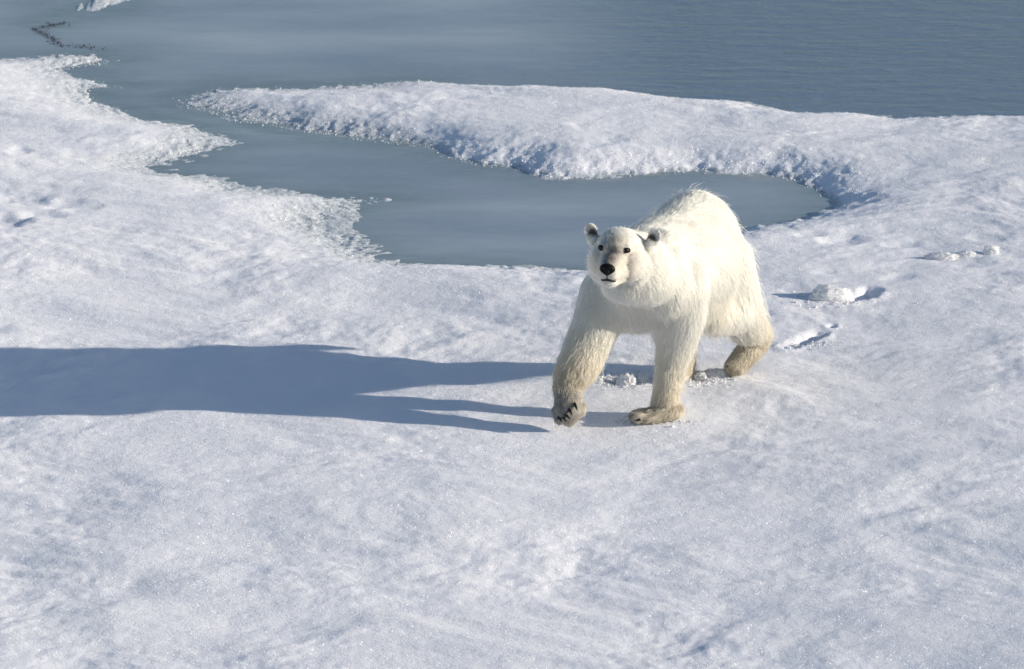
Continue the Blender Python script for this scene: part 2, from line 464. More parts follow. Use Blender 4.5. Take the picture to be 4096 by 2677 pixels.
def scatter_rim(n):
    X = RNG.uniform(-4.6, 4.6, n * 14); Y = RNG.uniform(2.6, 10.6, n * 14)
    i = np.clip(np.searchsorted(xs, X), 0, len(xs) - 1); j = np.clip(np.searchsorted(ys, Y), 0, len(ys) - 1)
    s = S[j, i]
    dens = np.exp(-(s / np.where(s > 0, 0.22, 0.02)) ** 2)
    face = S[np.clip(j + 4, 0, len(ys) - 1), i] - S[np.clip(j - 4, 0, len(ys) - 1), i]
    dens = dens * np.where(face > -0.01, 1.0, 0.15)
    keep = RNG.uniform(size=len(X)) < dens
    X, Y, s = X[keep][:n], Y[keep][:n], s[keep][:n]
    z = np.maximum(height_at(X, Y), ZW)
    size = RNG.gamma(2.2, 0.0010, len(X)).clip(0.0008, 0.0065)
    return np.stack([X, Y, z + size * 0.25], -1), size

P, sz = scatter_rim(14000)
tag(crystal_mass('rim_ice_crystals', P, sz, M_CRYSTAL), 'glinting ice crystals crusting the pond and floe rims', 'ice crystals', kind='stuff')
n = 5000
X = RNG.uniform(-4.3, 4.3, n); Y = RNG.uniform(-6.4, 10.4, n)
i = np.clip(np.searchsorted(xs, X), 0, len(xs) - 1); j = np.clip(np.searchsorted(ys, Y), 0, len(ys) - 1)
ok = S[j, i] > 0.05
X, Y = X[ok], Y[ok]
sz = RNG.gamma(2.0, 0.0005, len(X)).clip(0.0005, 0.0022)
tag(crystal_mass('snow_grains', np.stack([X, Y, height_at(X, Y) + sz * .4], -1), sz, M_CRYSTAL), 'coarse snow grains lying loose on the snow crust', 'snow grains', kind='stuff')

# dark sediment caught along the crack in the far ice
M_DIRT = plain('sediment', (0.11, 0.12, 0.15), rough=0.8, spec=0.2, noise_scale=40, lo=(0.06, 0.065, 0.085))
crack = np.array([at_height(x_, y_, ZW)[:2] for x_, y_ in [(262,92),(200,104),(140,116),(160,130),(190,142),(215,158),(225,172),(260,184),(330,188),(400,192)]])
seg = (RNG.uniform(size=700) ** 1.3 * (len(crack) - 1)).astype(int); tt = RNG.uniform(size=700)[:, None]
Q = crack[seg] * (1 - tt) + crack[seg + 1] * tt + RNG.normal(size=(700, 2)) * np.array([.02, .035]) * RNG.uniform(.2, 1.8, (700, 1))
sz = RNG.gamma(2.0, 0.0014, 700).clip(.001, .007)
tag(crystal_mass('crack_sediment', np.concatenate([Q, np.full((700, 1), ZW + .003)], 1), sz, M_DIRT), 'dark gritty sediment along the crack in the far ice', 'sediment', kind='stuff')

# ------------------------------------------------------------------ snow clods
def clod(name, sx, sy, rad, squash=(1, 1, 1), seed=0, label='', sink=0.3, rough=1.0):
    g = at_height(sx, sy, -0.01)
    bm = bmesh.new()
    bmesh.ops.create_icosphere(bm, subdivisions=5, radius=1.0)
    co = np.array([v.co[:] for v in bm.verts])
    def n3(f, s):
        q = co * f + s * 3.7
        return (noise(q[:, 0] + .5 * q[:, 2], q[:, 1] - .3 * q[:, 2], seed) + noise(q[:, 1] + .5 * q[:, 0], q[:, 2] - .3 * q[:, 0], seed + 9) + noise(q[:, 2] + .5 * q[:, 1], q[:, 0] - .3 * q[:, 1], seed + 17)) * .75
    r = 1 + 0.20 * n3(1.3, seed) + 0.16 * n3(2.9, seed + 1) + rough * (0.09 * n3(6, seed + 2) + 0.045 * n3(12, seed + 3) + 0.03 * n3(24, seed + 4))
    co = co * r[:, None] * np.array(squash) * rad
    for v, c in zip(bm.verts, co): v.co = c
    me = bpy.data.meshes.new(name); bm.to_mesh(me); bm.free()
    o = mesh_object(name, me, M_CLOD)
    z = float(height_at(np.array([g[0]]), np.array([g[1]]))[0])
    o.location = (g[0], g[1], z + rad * squash[2] * (1 - 2 * sink))
    return tag(o, label, 'snow clod', 'snow clods thrown up by the bear')

clod('snow_clod', 2508, 1536, 0.058, (1.0, .85, 1.0), 1, 'biggest round snow clod between the front legs of the bear')
clod('snow_clod', 2574, 1524, 0.036, (.9, .8, 1.15), 2, 'tall thin snow clod close against the planted front leg')
clod('snow_clod', 2388, 1534, 0.030, (1.25, .9, .8), 3, 'low snow clod beside the raised front leg')
clod('snow_clod', 2432, 1508, 0.010, (1.2, .9, 1), 4, 'small pale snow clod in the shadow left of the round clod')
clod('snow_clod', 2450, 1497, 0.009, (1, .9, 1), 5, 'tiny snow crumb in the shadow stripe between the front legs')
clod('snow_clod', 2416, 1488, 0.011, (1.4, .9, .8), 6, 'small snow crumb by the inner edge of the raised front leg')
clod('snow_clod', 2805, 1512, 0.045, (1.0, .8, .95), 7, 'ragged snow clod right of the planted front leg')
clod('snow_clod', 2862, 1507, 0.048, (1.5, .9, .6), 8, 'low spread snow clod below the lifted hind paw')
clod('snow_clod', 3318, 1196, 0.095, (1.3, .8, .58), 11, 'large bright snow clod beside the nearer deep footprint')
clod('snow_clod', 3205, 1190, 0.016, (1.4, .9, .8), 12, 'small snow crumb left of the large bright clod')
clod('snow_clod', 3768, 1047, 0.048, (1.9, .8, .72), 13, 'long low snow clod at the far right')
clod('snow_clod', 3866, 1040, 0.038, (1.5, .8, .60), 14, 'middle low snow clod of the far right row')
clod('snow_clod', 3962, 1032, 0.046, (1.1, .9, .85), 15, 'rounded snow clod at the right end of the far row')

# small crumbs thrown around the feet
cn = 1500
cx = np.concatenate([RNG.normal(2470, 70, cn // 2), RNG.normal(2820, 70, cn // 4), RNG.normal(3340, 90, cn // 8), RNG.normal(3240, 60, cn // 8), RNG.normal(2625, 75, 260)])
cy = np.concatenate([RNG.normal(1522, 16, cn // 2), RNG.normal(1515, 16, cn // 4), RNG.normal(1203, 10, cn // 8), RNG.normal(1360, 8, cn // 8), RNG.normal(1687, 5, 260)])
P = np.array([at_height(a_, b_, 0.0) for a_, b_ in zip(cx, cy)])
sz = RNG.gamma(2.0, 0.0016, len(P)).clip(0.001, 0.012)
P[:, 2] = height_at(P[:, 0], P[:, 1]) + sz * .5
tag(crystal_mass('snow_crumbs', P, sz, M_CLOD), 'fine snow crumbs kicked up around the paws and footprints', 'snow crumbs', kind='stuff')

# ------------------------------------------------------------------ the bear
YAW = R(21)
BF = np.array([-math.sin(YAW), -math.cos(YAW), 0])      # heading of the trunk
BL = np.array([math.cos(YAW), -math.sin(YAW), 0])       # its left (image right)
HYAW, HROLL = R(14.5), R(2.0)
HF = np.array([-math.sin(HYAW), -math.cos(HYAW), 0])
HL = np.array([math.cos(HYAW), -math.sin(HYAW), 0]); HU = np.array([0, 0, 1.0])
HL, HU = HL * math.cos(HROLL) - HU * math.sin(HROLL), HU * math.cos(HROLL) + HL * math.sin(HROLL)
HO = Z(512, 427, -0.50)                                  # between the eyes
def hp(f, l, u): return HO + HF * f + HL * l + HU * u

body_bm = bmesh.new()
def blob(c, r, axes=None):
    """ellipsoid: r = radii along axes (rows)"""
    r = np.array(r if hasattr(r, '__len__') else (r, r, r), float)
    A = np.eye(3) if axes is None else np.array(axes, float)
    M = Matrix(((A.T * r)).tolist()).to_4x4(); M.translation = Vector(c)
    bmesh.ops.create_icosphere(body_bm, subdivisions=3, radius=1.0, matrix=M)

def chain(stops, axes=None, step=0.025):
    """stops: (point, radius or radii)"""
    for (p, r), (q, s) in zip(stops[:-1], stops[1:]):
        p, q = np.array(p), np.array(q)
        r = np.array(r if hasattr(r, '__len__') else (r,) * 3, float); s = np.array(s if hasattr(s, '__len__') else (s,) * 3, float)
        n = max(2, int(np.linalg.norm(q - p) / step))
        for k in range(n + 1):
            t = k / n
            blob(p * (1 - t) + q * t, r * (1 - t) + s * t, axes)

TAX = (BF, BL, (0, 0, 1))
T_SH, T_MID, T_HIP = Z(655, 590, 0.08), Z(840, 505, 0.48), Z(978, 424, 0.86)
chain([(Z(630, 600, 0.0), (.16, .21, .25)), (T_SH, (.2, .245, .285)), (T_MID, (.2, .275, .30)), (T_HIP, (.22, .278, .345)), (Z(1020, 450, 1.0), (.16, .20, .22))], TAX, 0.06)
chain([(Z(740, 690, 0.2), (.15, .19, .19)), (Z(960, 640, 0.56), (.2, .22, .23)), (Z(1040, 580, 0.80), (.15, .2, .2))], TAX, 0.06)      # belly
chain([(hp(-.20, 0, -.07), (.14, .135, .13)), (Z(625, 540, -.2), (.15, .165, .19)), (Z(640, 560, -.02), (.16, .2, .24))], TAX, 0.05)    # neck
blob(Z(590, 632, -.26), (.11, .165, .105), TAX)                                                                                           # throat ruff
for q in (Z(790, 560, -.06), Z(820, 640, -.06), Z(800, 500, .06)): blob(q, (.15, .15, .19), TAX)
for q, r_ in ((hp(-.30, .10, -.14), .155), (hp(-.34, .13, -.24), .165), (hp(-.28, .04, -.24), .15)): blob(q, r_)
chain([(Z(860, 590, .05), .17), (Z(960, 570, .32), .19), (Z(1040, 530, .60), .205)])
blob(Z(640, 790, .06), (.13, .17, .115), TAX)        # breast between the fore legs
# fore leg planted (bear's left)
LFL = [(Z(905, 640, .02), .155), (Z(905, 800, .05), .14), (Z(875, 940, .09), .118), (Z(852, 1050, .08), .09), (Z(833, 1150, .06), .074), (Z(815, 1250, .045), .072), (Z(805, 1330, .04), .078)]
chain(LFL)
PA = np.array([-0.95, -0.31, 0.0]); PB = np.array([0.31, -0.95, 0.0])
chain([(Z(835, 1350, .03), (.075, .082, .052)), (Z(750, 1380, -.01), (.062, .088, .039)), (Z(688, 1390, -.04), (.048, .084, .030))], (PA, PB, (0, 0, 1)), 0.02)
for k, (du, dv, dy) in enumerate([(655, 1402, -.11), (640, 1394, -.075), (632, 1387, -.035), (642, 1379, .0), (665, 1373, .035)]):
    blob(Z(du + 7, dv - 1, dy), (.046, .0180, .027), (PA, PB, (0, 0, 1)))
# fore leg swinging forward (bear's right)
LFR = [(Z(480, 690, .10), .165), (Z(420, 840, .04), .14), (Z(365, 960, 0.0), .124), (Z(318, 1070, -.05), .112), (Z(272, 1150, -.09), .094), (Z(247, 1215, -.12), .078), (Z(250, 1290, -.16), .078), (Z(246, 1350, -.19), .078)]
chain(LFR)
RTOES = [(2292, 1622), (2276, 1645), (2262, 1664), (2250, 1678), (2240, 1684)]
RTOE_C = []
for k, (sx, sy) in enumerate(RTOES):
    c = at_depth(sx - 3, sy - 6, -.225 - 0.012 * (2 - abs(k - 2)))
    RTOE_C.append(c)
    chain([(at_depth(sx - 8, sy - 40, -.17), .036), (c, .026)], step=0.02)
chain([(Z(250, 1390, -.20), .05), (Z(290, 1340, -.17), .055)])
# hind leg lifted (bear's left)
LHL = [(Z(1120, 500, .86), .19), (Z(1165, 640, .86), .175), (Z(1215, 750, .87), .145), (Z(1275, 850, .95), .115), (Z(1345, 910, 1.02), .072), (Z(1330, 965, 1.04), .068), (Z(1285, 1020, 1.0), .07), (Z(1228, 1085, .95), .066)]
chain(LHL)
chain([(Z(1190, 770, .80), .135), (Z(1120, 800, .72), .115), (Z(1060, 800, .58), .10)])
chain([(Z(1228, 1085, .95), .066), (Z(1200, 1105, .92), .052)])
for du, dv in ((1175, 1098), (1190, 1115), (1212, 1124), (1236, 1126)):
    blob(Z(du, dv, .90), .026)
# hind leg standing (bear's right, behind the planted fore leg)
LHR = [(Z(890, 520, .95), .18), (Z(880, 700, .95), .165), (Z(860, 860, .90), .13), (Z(885, 980, .96), .085), (Z(900, 1070, 1.0), .07), (Z(895, 1120, .95), .068)]
chain(LHR)
chain([(Z(900, 1125, .97), (.075, .07, .05)), (Z(860, 1150, .82), (.06, .075, .04))])
# tail
chain([(Z(1040, 420, 1.16), .06), (Z(1050, 520, 1.22), .04)])
# head
HAX = (HF, HL, HU)
blob(hp(-.13, 0, -.015), (.15, .118, .098), HAX)          # cranium
blob(hp(-.05, 0, -.005), (.09, .085, .055), HAX)          # brow
blob(hp(-.19, 0, -.06), (.14, .15, .13), HAX)
for s_ in (-1, 1):
    blob(hp(-.11, .075 * s_, -.10), (.12, .085, .10), HAX)   # cheek
    blob(hp(-.18, .10 * s_, -.14), (.11, .08, .11), HAX)
    blob(hp(-.028, .066 * s_, .008), (.035, .03, .02), HAX)   # brow ridge
    blob(hp(.112, .024 * s_, -.118), (.04, .03, .026), HAX)   # upper lip
chain([(hp(-.03, 0, -.055), (.07, .078, .065)), (hp(.05, 0, -.080), (.06, .068, .057)), (hp(.125, 0, -.092), (.035, .054, .042))], HAX, .02)
chain([(hp(-.04, .05, -.12), (.06, .05, .06)), (hp(.09, .024, -.128), (.04, .036, .034))], HAX, .02)
chain([(hp(-.04, -.05, -.12), (.06, .05, .06)), (hp(.09, -.024, -.128), (.04, .036, .034))], HAX, .02)
chain([(hp(-.06, 0, -.165), (.07, .08, .045)), (hp(.088, 0, -.172), (.035, .048, .028))], HAX, .02)   # lower jaw
# ears: cupped shells
def ear(center, n, up, a, b, depth, th):
    n = np.array(n) / np.linalg.norm(n); up = up - n * np.dot(up, n); up /= np.linalg.norm(up); sd = np.cross(up, n)
    NR, NT = 6, 24
    rows = []
    for side in (0, 1):
        for ir in range(NR + 1):
            r = ir / NR
            row = []
            for it in range(NT):
                t = 2 * math.pi * it / NT
                bb = b * (1.12 if math.sin(t) < 0 else 1.0)
                p = center + sd * (a * r * math.cos(t)) + up * (bb * r * math.sin(t)) - n * (depth * (1 - r * r))
                p = p - n * (th * side * (1.0 if r < .99 else .35))
                row.append(body_bm.verts.new(p))
            rows.append(row)
    def quad(A, B, flip):
        for it in range(NT):
            f = [A[it], A[(it + 1) % NT], B[(it + 1) % NT], B[it]]
            body_bm.faces.new(f[::-1] if flip else f)
    for ir in range(NR): quad(rows[ir], rows[ir + 1], True)
    o = NR + 1
    for ir in range(NR): quad(rows[o + ir], rows[o + ir + 1], False)
    quad(rows[NR], rows[o + NR], True)
    body_bm.faces.new(rows[0][::-1]); body_bm.faces.new(rows[o])
EAR = {}
EAR['r'] = (hp(-.175, -.180, .040), HF * .85 + HL * .10 + HU * .05, HU - HL * .35)
EAR['l'] = (hp(-.175, .190, .044), HF * .85 + HL * .10 + HU * .12, HU + HL * .45)
for k in EAR:
    c, n_, u_ = EAR[k]
    ear(c, n_, u_, .039, .046, .025, .022)
    u_ = np.array(u_) / np.linalg.norm(u_)
    blob(c - u_ * .05 - np.array(n_) * .02, (.03, .034, .034))

tmp = bpy.data.meshes.new('tmp_body'); body_bm.to_mesh(tmp); body_bm.free()
tmpo = bpy.data.objects.new('tmp_body', tmp); COL.objects.link(tmpo)
md = tmpo.modifiers.new('r', 'REMESH'); md.mode = 'VOXEL'; md.voxel_size = 0.0075
md = tmpo.modifiers.new('s', 'SMOOTH'); md.factor = 0.5; md.iterations = 9
dg = bpy.context.evaluated_depsgraph_get()
body_me = bpy.data.meshes.new_from_object(tmpo.evaluated_get(dg))
bpy.data.objects.remove(tmpo)

V = np.empty(len(body_me.vertices) * 3, np.float32); body_me.vertices.foreach_get('co', V); V = V.reshape(-1, 3).astype(float)
E = np.empty(len(body_me.edges) * 2, np.int32); body_me.edges.foreach_get('vertices', E); E = E.reshape(-1, 2)
dh_ = np.linalg.norm(V - hp(-.03, 0, -.06), axis=1)
wsm = smooth(dh_, .19, .30) * np.maximum(smooth(V[:, 2], .30, .48), smooth(V[:, 1], .42, .55) * smooth(V[:, 2], .20, .34))
for k in EAR: wsm *= smooth(np.linalg.norm(V - EAR[k][0], axis=1), .07, .12)
deg = np.bincount(E.ravel(), minlength=len(V)).astype(float)
for it in range(90):
    avg = np.stack([np.bincount(E[:, 0], V[E[:, 1], c], len(V)) + np.bincount(E[:, 1], V[E[:, 0], c], len(V)) for c in range(3)], 1) / deg[:, None]
    V += (avg - V) * (0.7 * wsm)[:, None]
body_me.vertices.foreach_set('co', V.astype(np.float32).ravel()); body_me.update()

bear = bpy.data.objects.new('polar_bear', None)
COL.objects.link(bear)
BASE = Vector((float(PLANT[0]), float(PLANT[1]) + 0.45, 0.0))
bear.location = BASE
tag(bear, 'cream-white polar bear striding towards the camera with one front paw raised', 'polar bear')
def child(o, parent=bear):
    o.parent = parent
    o.matrix_parent_inverse = Matrix.Translation(-BASE) if parent == bear else Matrix.Identity(4)
    return o

V = np.empty(len(body_me.vertices) * 3, np.float32); body_me.vertices.foreach_get('co', V); V = V.reshape(-1, 3).astype(float)
VN = np.empty(len(body_me.vertices) * 3, np.float32); body_me.vertices.foreach_get('normal', VN); VN = VN.reshape(-1, 3).astype(float)

# fur guide: bones with flow, length (m), lift and colour
CREAM = (0.80, 0.765, 0.675); WHITE = (0.85, 0.83, 0.765); TAN = (0.68, 0.585, 0.435); PALE = (0.77, 0.71, 0.595)
DOWN = np.array([0, 0, -1.0]); BACK = -BF
bones = []
def bone(p, q, r, flow, length, lift, color): bones.append((np.array(p, float), np.array(q, float), r, np.array(flow, float), length, lift, color))
bone(T_SH, T_MID, .26, BACK * .7 + DOWN * .7, .062, .26, WHITE)
bone(T_MID, T_HIP, .28, BACK * .6 + DOWN * .8, .070, .30, WHITE)
bone(T_HIP, Z(1020, 450, 1.0), .26, BACK * .6 + DOWN * .8, .078, .42, WHITE)
bone(Z(740, 690, 0.2), Z(1040, 580, .95), .21, BACK * .3 + DOWN, .075, .40, CREAM)
bone(hp(-.22, 0, -.08), T_SH, .2, BACK * .5 + DOWN * .75, .05, .24, WHITE)
def leg_bones(stops, spec):
    for (p, r), (q, s), (length, lift, color) in zip(stops[:-1], stops[1:], spec):
        d = np.array(q) - np.array(p); d /= np.linalg.norm(d)
        bone(p, q, (r + s) / 2, d * .75 + DOWN * .35 + np.array([0, .15, 0]), length, lift, color)
leg_bones(LFL, [(.05, .26, WHITE), (.06, .30, WHITE), (.06, .34, CREAM), (.052, .36, PALE), (.044, .34, PALE), (.036, .30, TAN)])
leg_bones(LFR, [(.05, .28, WHITE), (.06, .38, CREAM), (.066, .46, PALE), (.056, .44, TAN), (.044, .36, TAN), (.03, .3, (.27, .25, .225)), (.026, .3, (.27, .25, .225))])  # last two greys paint the shade on the wrist and raised paw
leg_bones(LHL, [(.07, .38, WHITE), (.065, .38, WHITE), (.06, .40, CREAM), (.055, .42, PALE), (.05, .42, TAN), (.035, .32, (.58, .51, .40)), (.028, .28, (.50, .44, .34))])
leg_bones(LHR, [(.07, .38, CREAM), (.06, .38, CREAM), (.06, .45, PALE), (.055, .5, TAN), (.045, .5, TAN)])
bone(Z(840, 1362, .03), Z(690, 1388, -.03), .06, PA + DOWN * .35, .034, .34, (.60, .54, .44))
bone(Z(680, 1392, -.03), Z(630, 1392, -.04), .05, PA, .022, .2, (.42, .385, .32))
for c in RTOE_C: bone(c + np.array([0, .03, .05]), c, .035, np.array([-.1, -.5, -.8]), .02, .25, (.32, .30, .27))  # raised toes: shade put into the fur colour
bone(Z(290, 1340, -.17), Z(250, 1390, -.20), .06, np.array([.35, -.2, -.8]), .034, .45, (.66, .60, .50))
bone(Z(1228, 1085, .95), Z(1195, 1120, .9), .06, np.array([-.4, -.5, -.7]), .022, .2, (.50, .44, .34))
bone(Z(900, 1125, .97), Z(860, 1150, .82), .07, np.array([-.1, -.7, -.6]), .03, .3, PALE)
bone(hp(-.13, -.06, 0.04), hp(-.13, .06, 0.04), .08, -HF + HU * .1, .020, .28, WHITE)
bone(hp(-.02, 0, 0.02), hp(-.06, 0, .03), .05, -HF * .9 + HU * .25, .016, .35, (.68, .64, .56))
for s_ in (-1, 1):
    bone(hp(-.10, .10 * s_, -.06), hp(-.16, .15 * s_, -.14), .09, -HF * .7 + HL * s_ * .5 - HU * .45, .038, .30, WHITE)
    bone(hp(-.04, .085 * s_, -.05), hp(-.02, .075 * s_, -.10), .04, -HF * .8 + HL * s_ * .5 - HU * .2, .018, .25, (.74, .68, .59))
    bone(hp(.03, .045 * s_, -.08), hp(.11, .035 * s_, -.10), .035, -HF * .9 + HL * s_ * .3 - HU * .2, .010, .25, (.60, .555, .49))
bone(hp(.0, 0, -.02), hp(.11, 0, -.055), .03, -HF, .009, .3, (.36, .33, .29))
bone(hp(.08, 0, -.17), hp(-.05, 0, -.19), .05, -HF * .8 + DOWN * .6, .018, .3, (.80, .77, .70))
bone(Z(590, 640, -.30), Z(600, 700, -.2), .15, DOWN + BACK * .2, .05, .3, WHITE)
for k in EAR:
    c, n_, u_ = EAR[k]
    n_ = np.array(n_) / np.linalg.norm(n_)
    bone(c - n_ * .02 - u_ * .02, c - n_ * .02 + u_ * .03, .04, u_, .012, .35, (.76, .74, .68))
BP = np.array([b[0] for b in bones]); BQ = np.array([b[1] for b in bones]); BR = np.array([b[2] for b in bones])
BFL = np.array([b[3] / np.linalg.norm(b[3]) for b in bones]); BLEN = np.array([b[4] for b in bones]); BLIFT = np.array([b[5] for b in bones]); BCOL = np.array([b[6] for b in bones])

def fur_guide(P):
    n = len(P)
    flow = np.zeros((n, 3)); ln = np.zeros(n); lift = np.zeros(n); colr = np.zeros((n, 3)); wt = np.zeros(n)
    D = np.empty((len(bones), n))
    for i in range(len(bones)):
        e = BQ[i] - BP[i]
        t = np.clip((P - BP[i]) @ e / (e @ e + 1e-12), 0, 1)
        D[i] = np.maximum(np.linalg.norm(P - BP[i] - t[:, None] * e, axis=1) - BR[i], -0.02)
    dm = D.min(0)
    for i in range(len(bones)):
        w = np.exp(-((D[i] - dm) / 0.022)) * np.where(BR[i] < 0.09, 1.4, 1)
        wt += w; flow += w[:, None] * BFL[i]; ln += w * BLEN[i]; lift += w * BLIFT[i]; colr += w[:, None] * BCOL[i]
    flow /= np.linalg.norm(flow, axis=1, keepdims=True) + 1e-9
    ln /= wt; lift /= wt; colr /= wt[:, None]
    # markings on the head: grey bridge patches, dark cups of the ears
    L_ = P - HO
    f, l, u = L_ @ HF, L_ @ HL, L_ @ HU
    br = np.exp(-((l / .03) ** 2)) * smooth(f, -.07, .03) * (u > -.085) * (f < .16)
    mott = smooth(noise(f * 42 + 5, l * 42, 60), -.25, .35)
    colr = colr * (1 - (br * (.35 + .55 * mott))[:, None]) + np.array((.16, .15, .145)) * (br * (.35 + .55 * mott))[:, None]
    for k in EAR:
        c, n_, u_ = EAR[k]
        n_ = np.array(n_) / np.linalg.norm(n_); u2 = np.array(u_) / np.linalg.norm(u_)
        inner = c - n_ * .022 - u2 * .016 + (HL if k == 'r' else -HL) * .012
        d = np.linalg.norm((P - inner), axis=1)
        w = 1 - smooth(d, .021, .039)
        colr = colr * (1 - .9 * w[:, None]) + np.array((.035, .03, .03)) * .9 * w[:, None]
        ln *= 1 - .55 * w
    pw = (1 - smooth(np.linalg.norm((P - Z(700, 1385, -.03)) * np.array([.6, 1, 1.6]), axis=1), .05, .12)) * smooth(noise(P[:, 0] * 26 + 3, P[:, 1] * 48, 63), -.15, .2)
    colr = colr * (1 - .6 * pw[:, None])
    st = noise(P[:, 0] * 9 + P[:, 2] * 3, P[:, 2] * 5 + P[:, 1] * 6, 61)[:, None]
    colr = colr * (1 + .06 * st)
    return flow, ln, lift, np.clip(colr, 0, .96)

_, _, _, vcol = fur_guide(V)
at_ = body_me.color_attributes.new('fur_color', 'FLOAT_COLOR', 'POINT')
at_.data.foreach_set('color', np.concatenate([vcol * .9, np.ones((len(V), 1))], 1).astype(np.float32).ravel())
body = mesh_object('body', body_me, M_SKIN)
child(body)

# --- face parts and claws, snapped to the surface
bvh = BVHTree.FromPolygons([Vector(v) for v in V], [p.vertices[:] for p in body_me.polygons])
def snap(p):
    loc, nrm, _, _ = bvh.find_nearest(Vector(p))
    return np.array(loc), np.array(nrm)
def front(f0, l, u):                 # walk back along the head axis to the surface
    loc, nrm, _, _ = bvh.ray_cast(Vector(hp(f0, l, u)), Vector(-HF))
    return (np.array(loc), np.array(nrm)) if loc else snap(hp(.1, l, u))

def bm_object(name, bm, mat, parent=bear):
    me = bpy.data.meshes.new(name); bm.to_mesh(me); bm.free()
    o = mesh_object(name, me, mat)
    return child(o, parent)

bare = []                            # (point, radius) kept free of fur
# nose
nc, nn = front(.4, 0, -.080)
bm = bmesh.new(); bmesh.ops.create_icosphere(bm, subdivisions=5, radius=1.0)
NC = nc - HF * .012
for v in bm.verts:
    f, l, u = v.co
    wdt = .045 * (1 - .34 * smooth(-u, 0.15, 1.0)) * (1 + .05 * u)
    ff = f * .026; ll = l * wdt; uu = u * .035 * (0.95 if u > 0 else 1.08)
    for s_ in (-1, 1):
        d = math.hypot((ll - s_ * .021) / .010, (uu + .004) / .0075)
        if f > 0: ff -= .012 * math.exp(-d * d)
    if f > 0: ff -= .004 * math.exp(-(ll / .003) ** 2) * (1 if u < .1 else 0)
    v.co = Vector(NC + HF * ff + HL * ll + HU * uu)
nose = bm_object('nose', bm, M_NOSE)
bare.append((NC + HF * .01, .043))

def tube(name, path, radii, mat, parent=bear, flat=1.0):
    bm = bmesh.new(); rings = []
    path = [np.array(p) for p in path]
    for i, (p, r) in enumerate(zip(path, radii)):
        d = path[min(i + 1, len(path) - 1)] - path[max(i - 1, 0)]; d /= np.linalg.norm(d)
        a_ = np.cross(d, HU); a_ /= np.linalg.norm(a_) + 1e-9; b_ = np.cross(a_, d)
        rings.append([bm.verts.new(p + a_ * math.cos(t) * r + b_ * math.sin(t) * r * flat) for t in np.linspace(0, 2 * math.pi, 12, endpoint=False)])
    for A, B in zip(rings[:-1], rings[1:]):
        for k in range(12): bm.faces.new((A[k], A[(k + 1) % 12], B[(k + 1) % 12], B[k]))
    bm.faces.new(rings[0][::-1]); bm.faces.new(rings[-1])
    bmesh.ops.recalc_face_normals(bm, faces=bm.faces)
    return bm_object(name, bm, mat, parent)

# mouth: lip line under the nose and the cleft
lp = []
for t in np.linspace(-1, 1, 17):
    p, n_ = front(.4, .042 * t, -.148 - .010 * t * t)
    lp.append(p - HF * .001); bare.append((p, .0105))
tube('lips', lp, [.003 + .0075 * math.sqrt(max(0, 1 - t * t)) for t in np.linspace(-1, 1, 17)], M_LIP, flat=1.0)
cp = []
for u in np.linspace(-.108, -.142, 6):
    p, n_ = front(.4, 0, u); cp.append(p + HF * .0015); bare.append((p, .006))
tube('lip_cleft', cp, [.0035] * 6, M_LIP)
# eyes
for s_ in (-1, 1):
    p, n_ = front(.3, .074 * s_, .0)
    n_ = n_ / np.linalg.norm(n_)
    look = HF * .75 + HL * s_ * .45 + HU * .1; look /= np.linalg.norm(look)
    ec = p - look * .004
    bm = bmesh.new(); bmesh.ops.create_uvsphere(bm, u_segments=24, v_segments=16, radius=.0158, matrix=Matrix.Translation(Vector(ec)))
    eye = bm_object('eye', bm, M_EYE)
    sd = np.cross(HU, look); sd /= np.linalg.norm(sd); up = np.cross(look, sd)
    ring = []
    for t in np.linspace(0, 2 * math.pi, 25):
        ring.append(ec + sd * .0200 * math.cos(t) + up * .0128 * math.sin(t) + look * (.0085 - .004 * abs(math.cos(t))))
    tube('eyelid', ring, [.0038] * 25, M_LID, eye)
    bare.append((p, .018))
# claws
def claw(base, tip, r, bend=0.006):
    base, tip = np.array(base), np.array(tip)
    path, rad = [], []
    for t in np.linspace(0, 1, 8):
        path.append(base * (1 - t) + tip * t + np.array([0, -.4, .8]) * bend * math.sin(math.pi * t)); rad.append(r * (1 - t) ** .7 + .0005)
    tube('claw', path, rad, M_CLAW)
for (bx, by, tx, ty), c in zip([(2297, 1616, 2311, 1646), (2276, 1640, 2290, 1663), (2262, 1662, 2282, 1680), (2250, 1668, 2266, 1690), (2234, 1672, 2247, 1690)], RTOE_C):
    y0 = c[1] - .034
    claw(at_depth(bx, by, y0 + .012), at_depth(tx, ty, y0 - .026), .0105)
    bare.append((at_depth((bx + tx) / 2, (by + ty) / 2, y0), .013))
for (sx, sy, y0) in ((2534, 1664, .0), (2528, 1674, -.05), (2534, 1681, -.09), (2552, 1683, -.13)):
    b_ = at_depth(sx + 8, sy - 4, y0); t_ = at_depth(sx - 10, sy + 3, y0 - .012); t_[2] = max(t_[2], .004)
    claw(b_, t_, .0085, .004)
for du, dv in ((1168, 1104), (1186, 1122), (1210, 1132)):
    claw(Z(du, dv - 6, .882), Z(du - 6, dv + 12, .872), .006, .003)

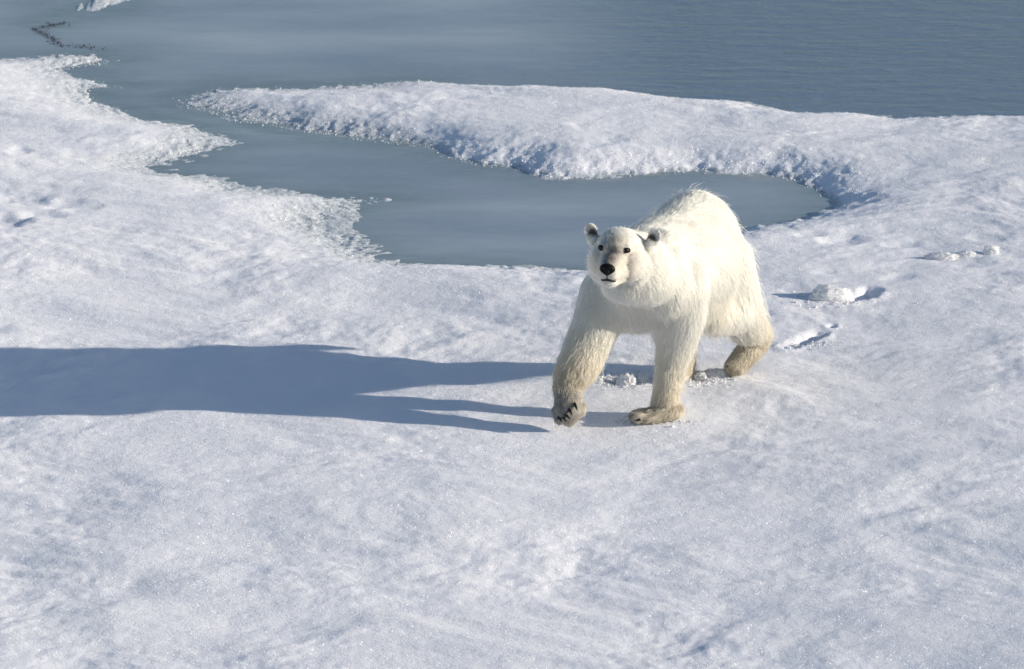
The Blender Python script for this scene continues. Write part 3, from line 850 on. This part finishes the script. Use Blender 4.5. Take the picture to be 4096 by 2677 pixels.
# --- fur
def make_fur(n, lname, len_mul, lift_add, rad, clump, wild, seed, wispy=False):
    rng = np.random.default_rng(seed)
    body_me.calc_loop_triangles()
    T = np.empty(len(body_me.loop_triangles) * 3, np.int32); body_me.loop_triangles.foreach_get('vertices', T); T = T.reshape(-1, 3)
    A = np.linalg.norm(np.cross(V[T[:, 1]] - V[T[:, 0]], V[T[:, 2]] - V[T[:, 0]]), axis=1)
    C = V[T].mean(1)
    dens = np.ones(len(T))
    dh = np.linalg.norm(C - hp(-.03, 0, -.06), axis=1)
    dens *= 1 + 2.2 * (1 - smooth(dh, .12, .32))                   # finer coat on the face
    dens *= 1 + .8 * (1 - smooth(C[:, 2], .2, .45))
    cum = np.cumsum(A * dens); cum /= cum[-1]
    ti = np.searchsorted(cum, rng.uniform(size=n))
    r1, r2 = np.sqrt(rng.uniform(size=n)), rng.uniform(size=n)
    w = np.stack([1 - r1, r1 * (1 - r2), r1 * r2], 1)[:, :, None]
    P = (V[T[ti]] * w).sum(1); N = (VN[T[ti]] * w).sum(1); N /= np.linalg.norm(N, axis=1, keepdims=True)
    keep = P[:, 2] > -0.005
    for c, r in bare: keep &= np.linalg.norm(P - c, axis=1) > r
    P, N = P[keep], N[keep]
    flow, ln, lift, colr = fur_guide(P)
    def shape(P, N, flow, ln, lift, rng):
        m = len(P)
        jit = np.stack([noise(P[:, 0] * 11 + k * 7, (P[:, 2] + .6 * P[:, 1]) * 11, 70 + k) for k in range(3)], 1) * .28
        d = flow + jit + rng.normal(size=(m, 3)) * wild
        d -= N * (d * N).sum(1, keepdims=True)
        d /= np.linalg.norm(d, axis=1, keepdims=True) + 1e-9
        lf = np.clip(lift + lift_add + rng.normal(size=m) * .08, .05, 1.2)[:, None]
        L_ = (ln * len_mul * rng.uniform(.7, 1.25, m))[:, None]
        K = 5
        pts = []
        for k in range(K):
            t = k / (K - 1)
            pts.append(P + L_ * (d * (t ** 1.25) + N * lf * (1.7 * t - .75 * t * t)) + DOWN * L_ * .10 * t * t)
        return np.stack(pts, 1)
    G = shape(P, N, flow, ln, lift, rng)
    # clumping into locks
    ng = max(1500, len(P) // 16)
    gi = rng.choice(len(P), ng, replace=False)
    kd = kdtree.KDTree(ng)
    for q, i_ in enumerate(gi): kd.insert(P[i_], q)
    kd.balance()
    near = np.fromiter((kd.find(p)[1] for p in P), np.int64, len(P))
    g = gi[near]
    offs = np.linalg.norm(P - P[g], axis=1)
    wgt = clump * np.clip(1 - offs / (ln[g] * 1.2 + 1e-6), 0, 1)
    tk = (np.linspace(0, 1, 5) ** 1.4)[None, :, None]
    G = G + (G[g] - G) * wgt[:, None, None] * tk
    G[:, :, 2] = np.maximum(G[:, :, 2], -.002)
    m = len(P)
    hc = bpy.data.hair_curves.new(lname)
    hc.add_curves([5] * m)
    hc.attributes['position'].data.foreach_set('vector', G.astype(np.float32).ravel())
    ra = hc.attributes.new('radius', 'FLOAT', 'POINT') if 'radius' not in hc.attributes else hc.attributes['radius']
    prof = np.array([1.0, .95, .8, .55, .12])
    rr = rad * (.6 + .4 * np.clip(ln / .05, .3, 1.2))[:, None] * prof[None] * rng.uniform(.7, 1.3, (m, 1))
    ra.data.foreach_set('value', rr.astype(np.float32).ravel())
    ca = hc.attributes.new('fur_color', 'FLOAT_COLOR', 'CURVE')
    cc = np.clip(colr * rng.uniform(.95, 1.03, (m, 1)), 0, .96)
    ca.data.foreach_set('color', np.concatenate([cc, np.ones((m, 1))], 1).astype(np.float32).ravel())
    hc.materials.append(M_FUR)
    o = bpy.data.objects.new(lname, hc)
    COL.objects.link(o)
    return child(o, body)

make_fur(400000, 'fur', 0.88, -0.10, .00058, .32, .08, 101)
make_fur(7000, 'guard_hair', 1.5, .06, .00060, .75, .25, 102)
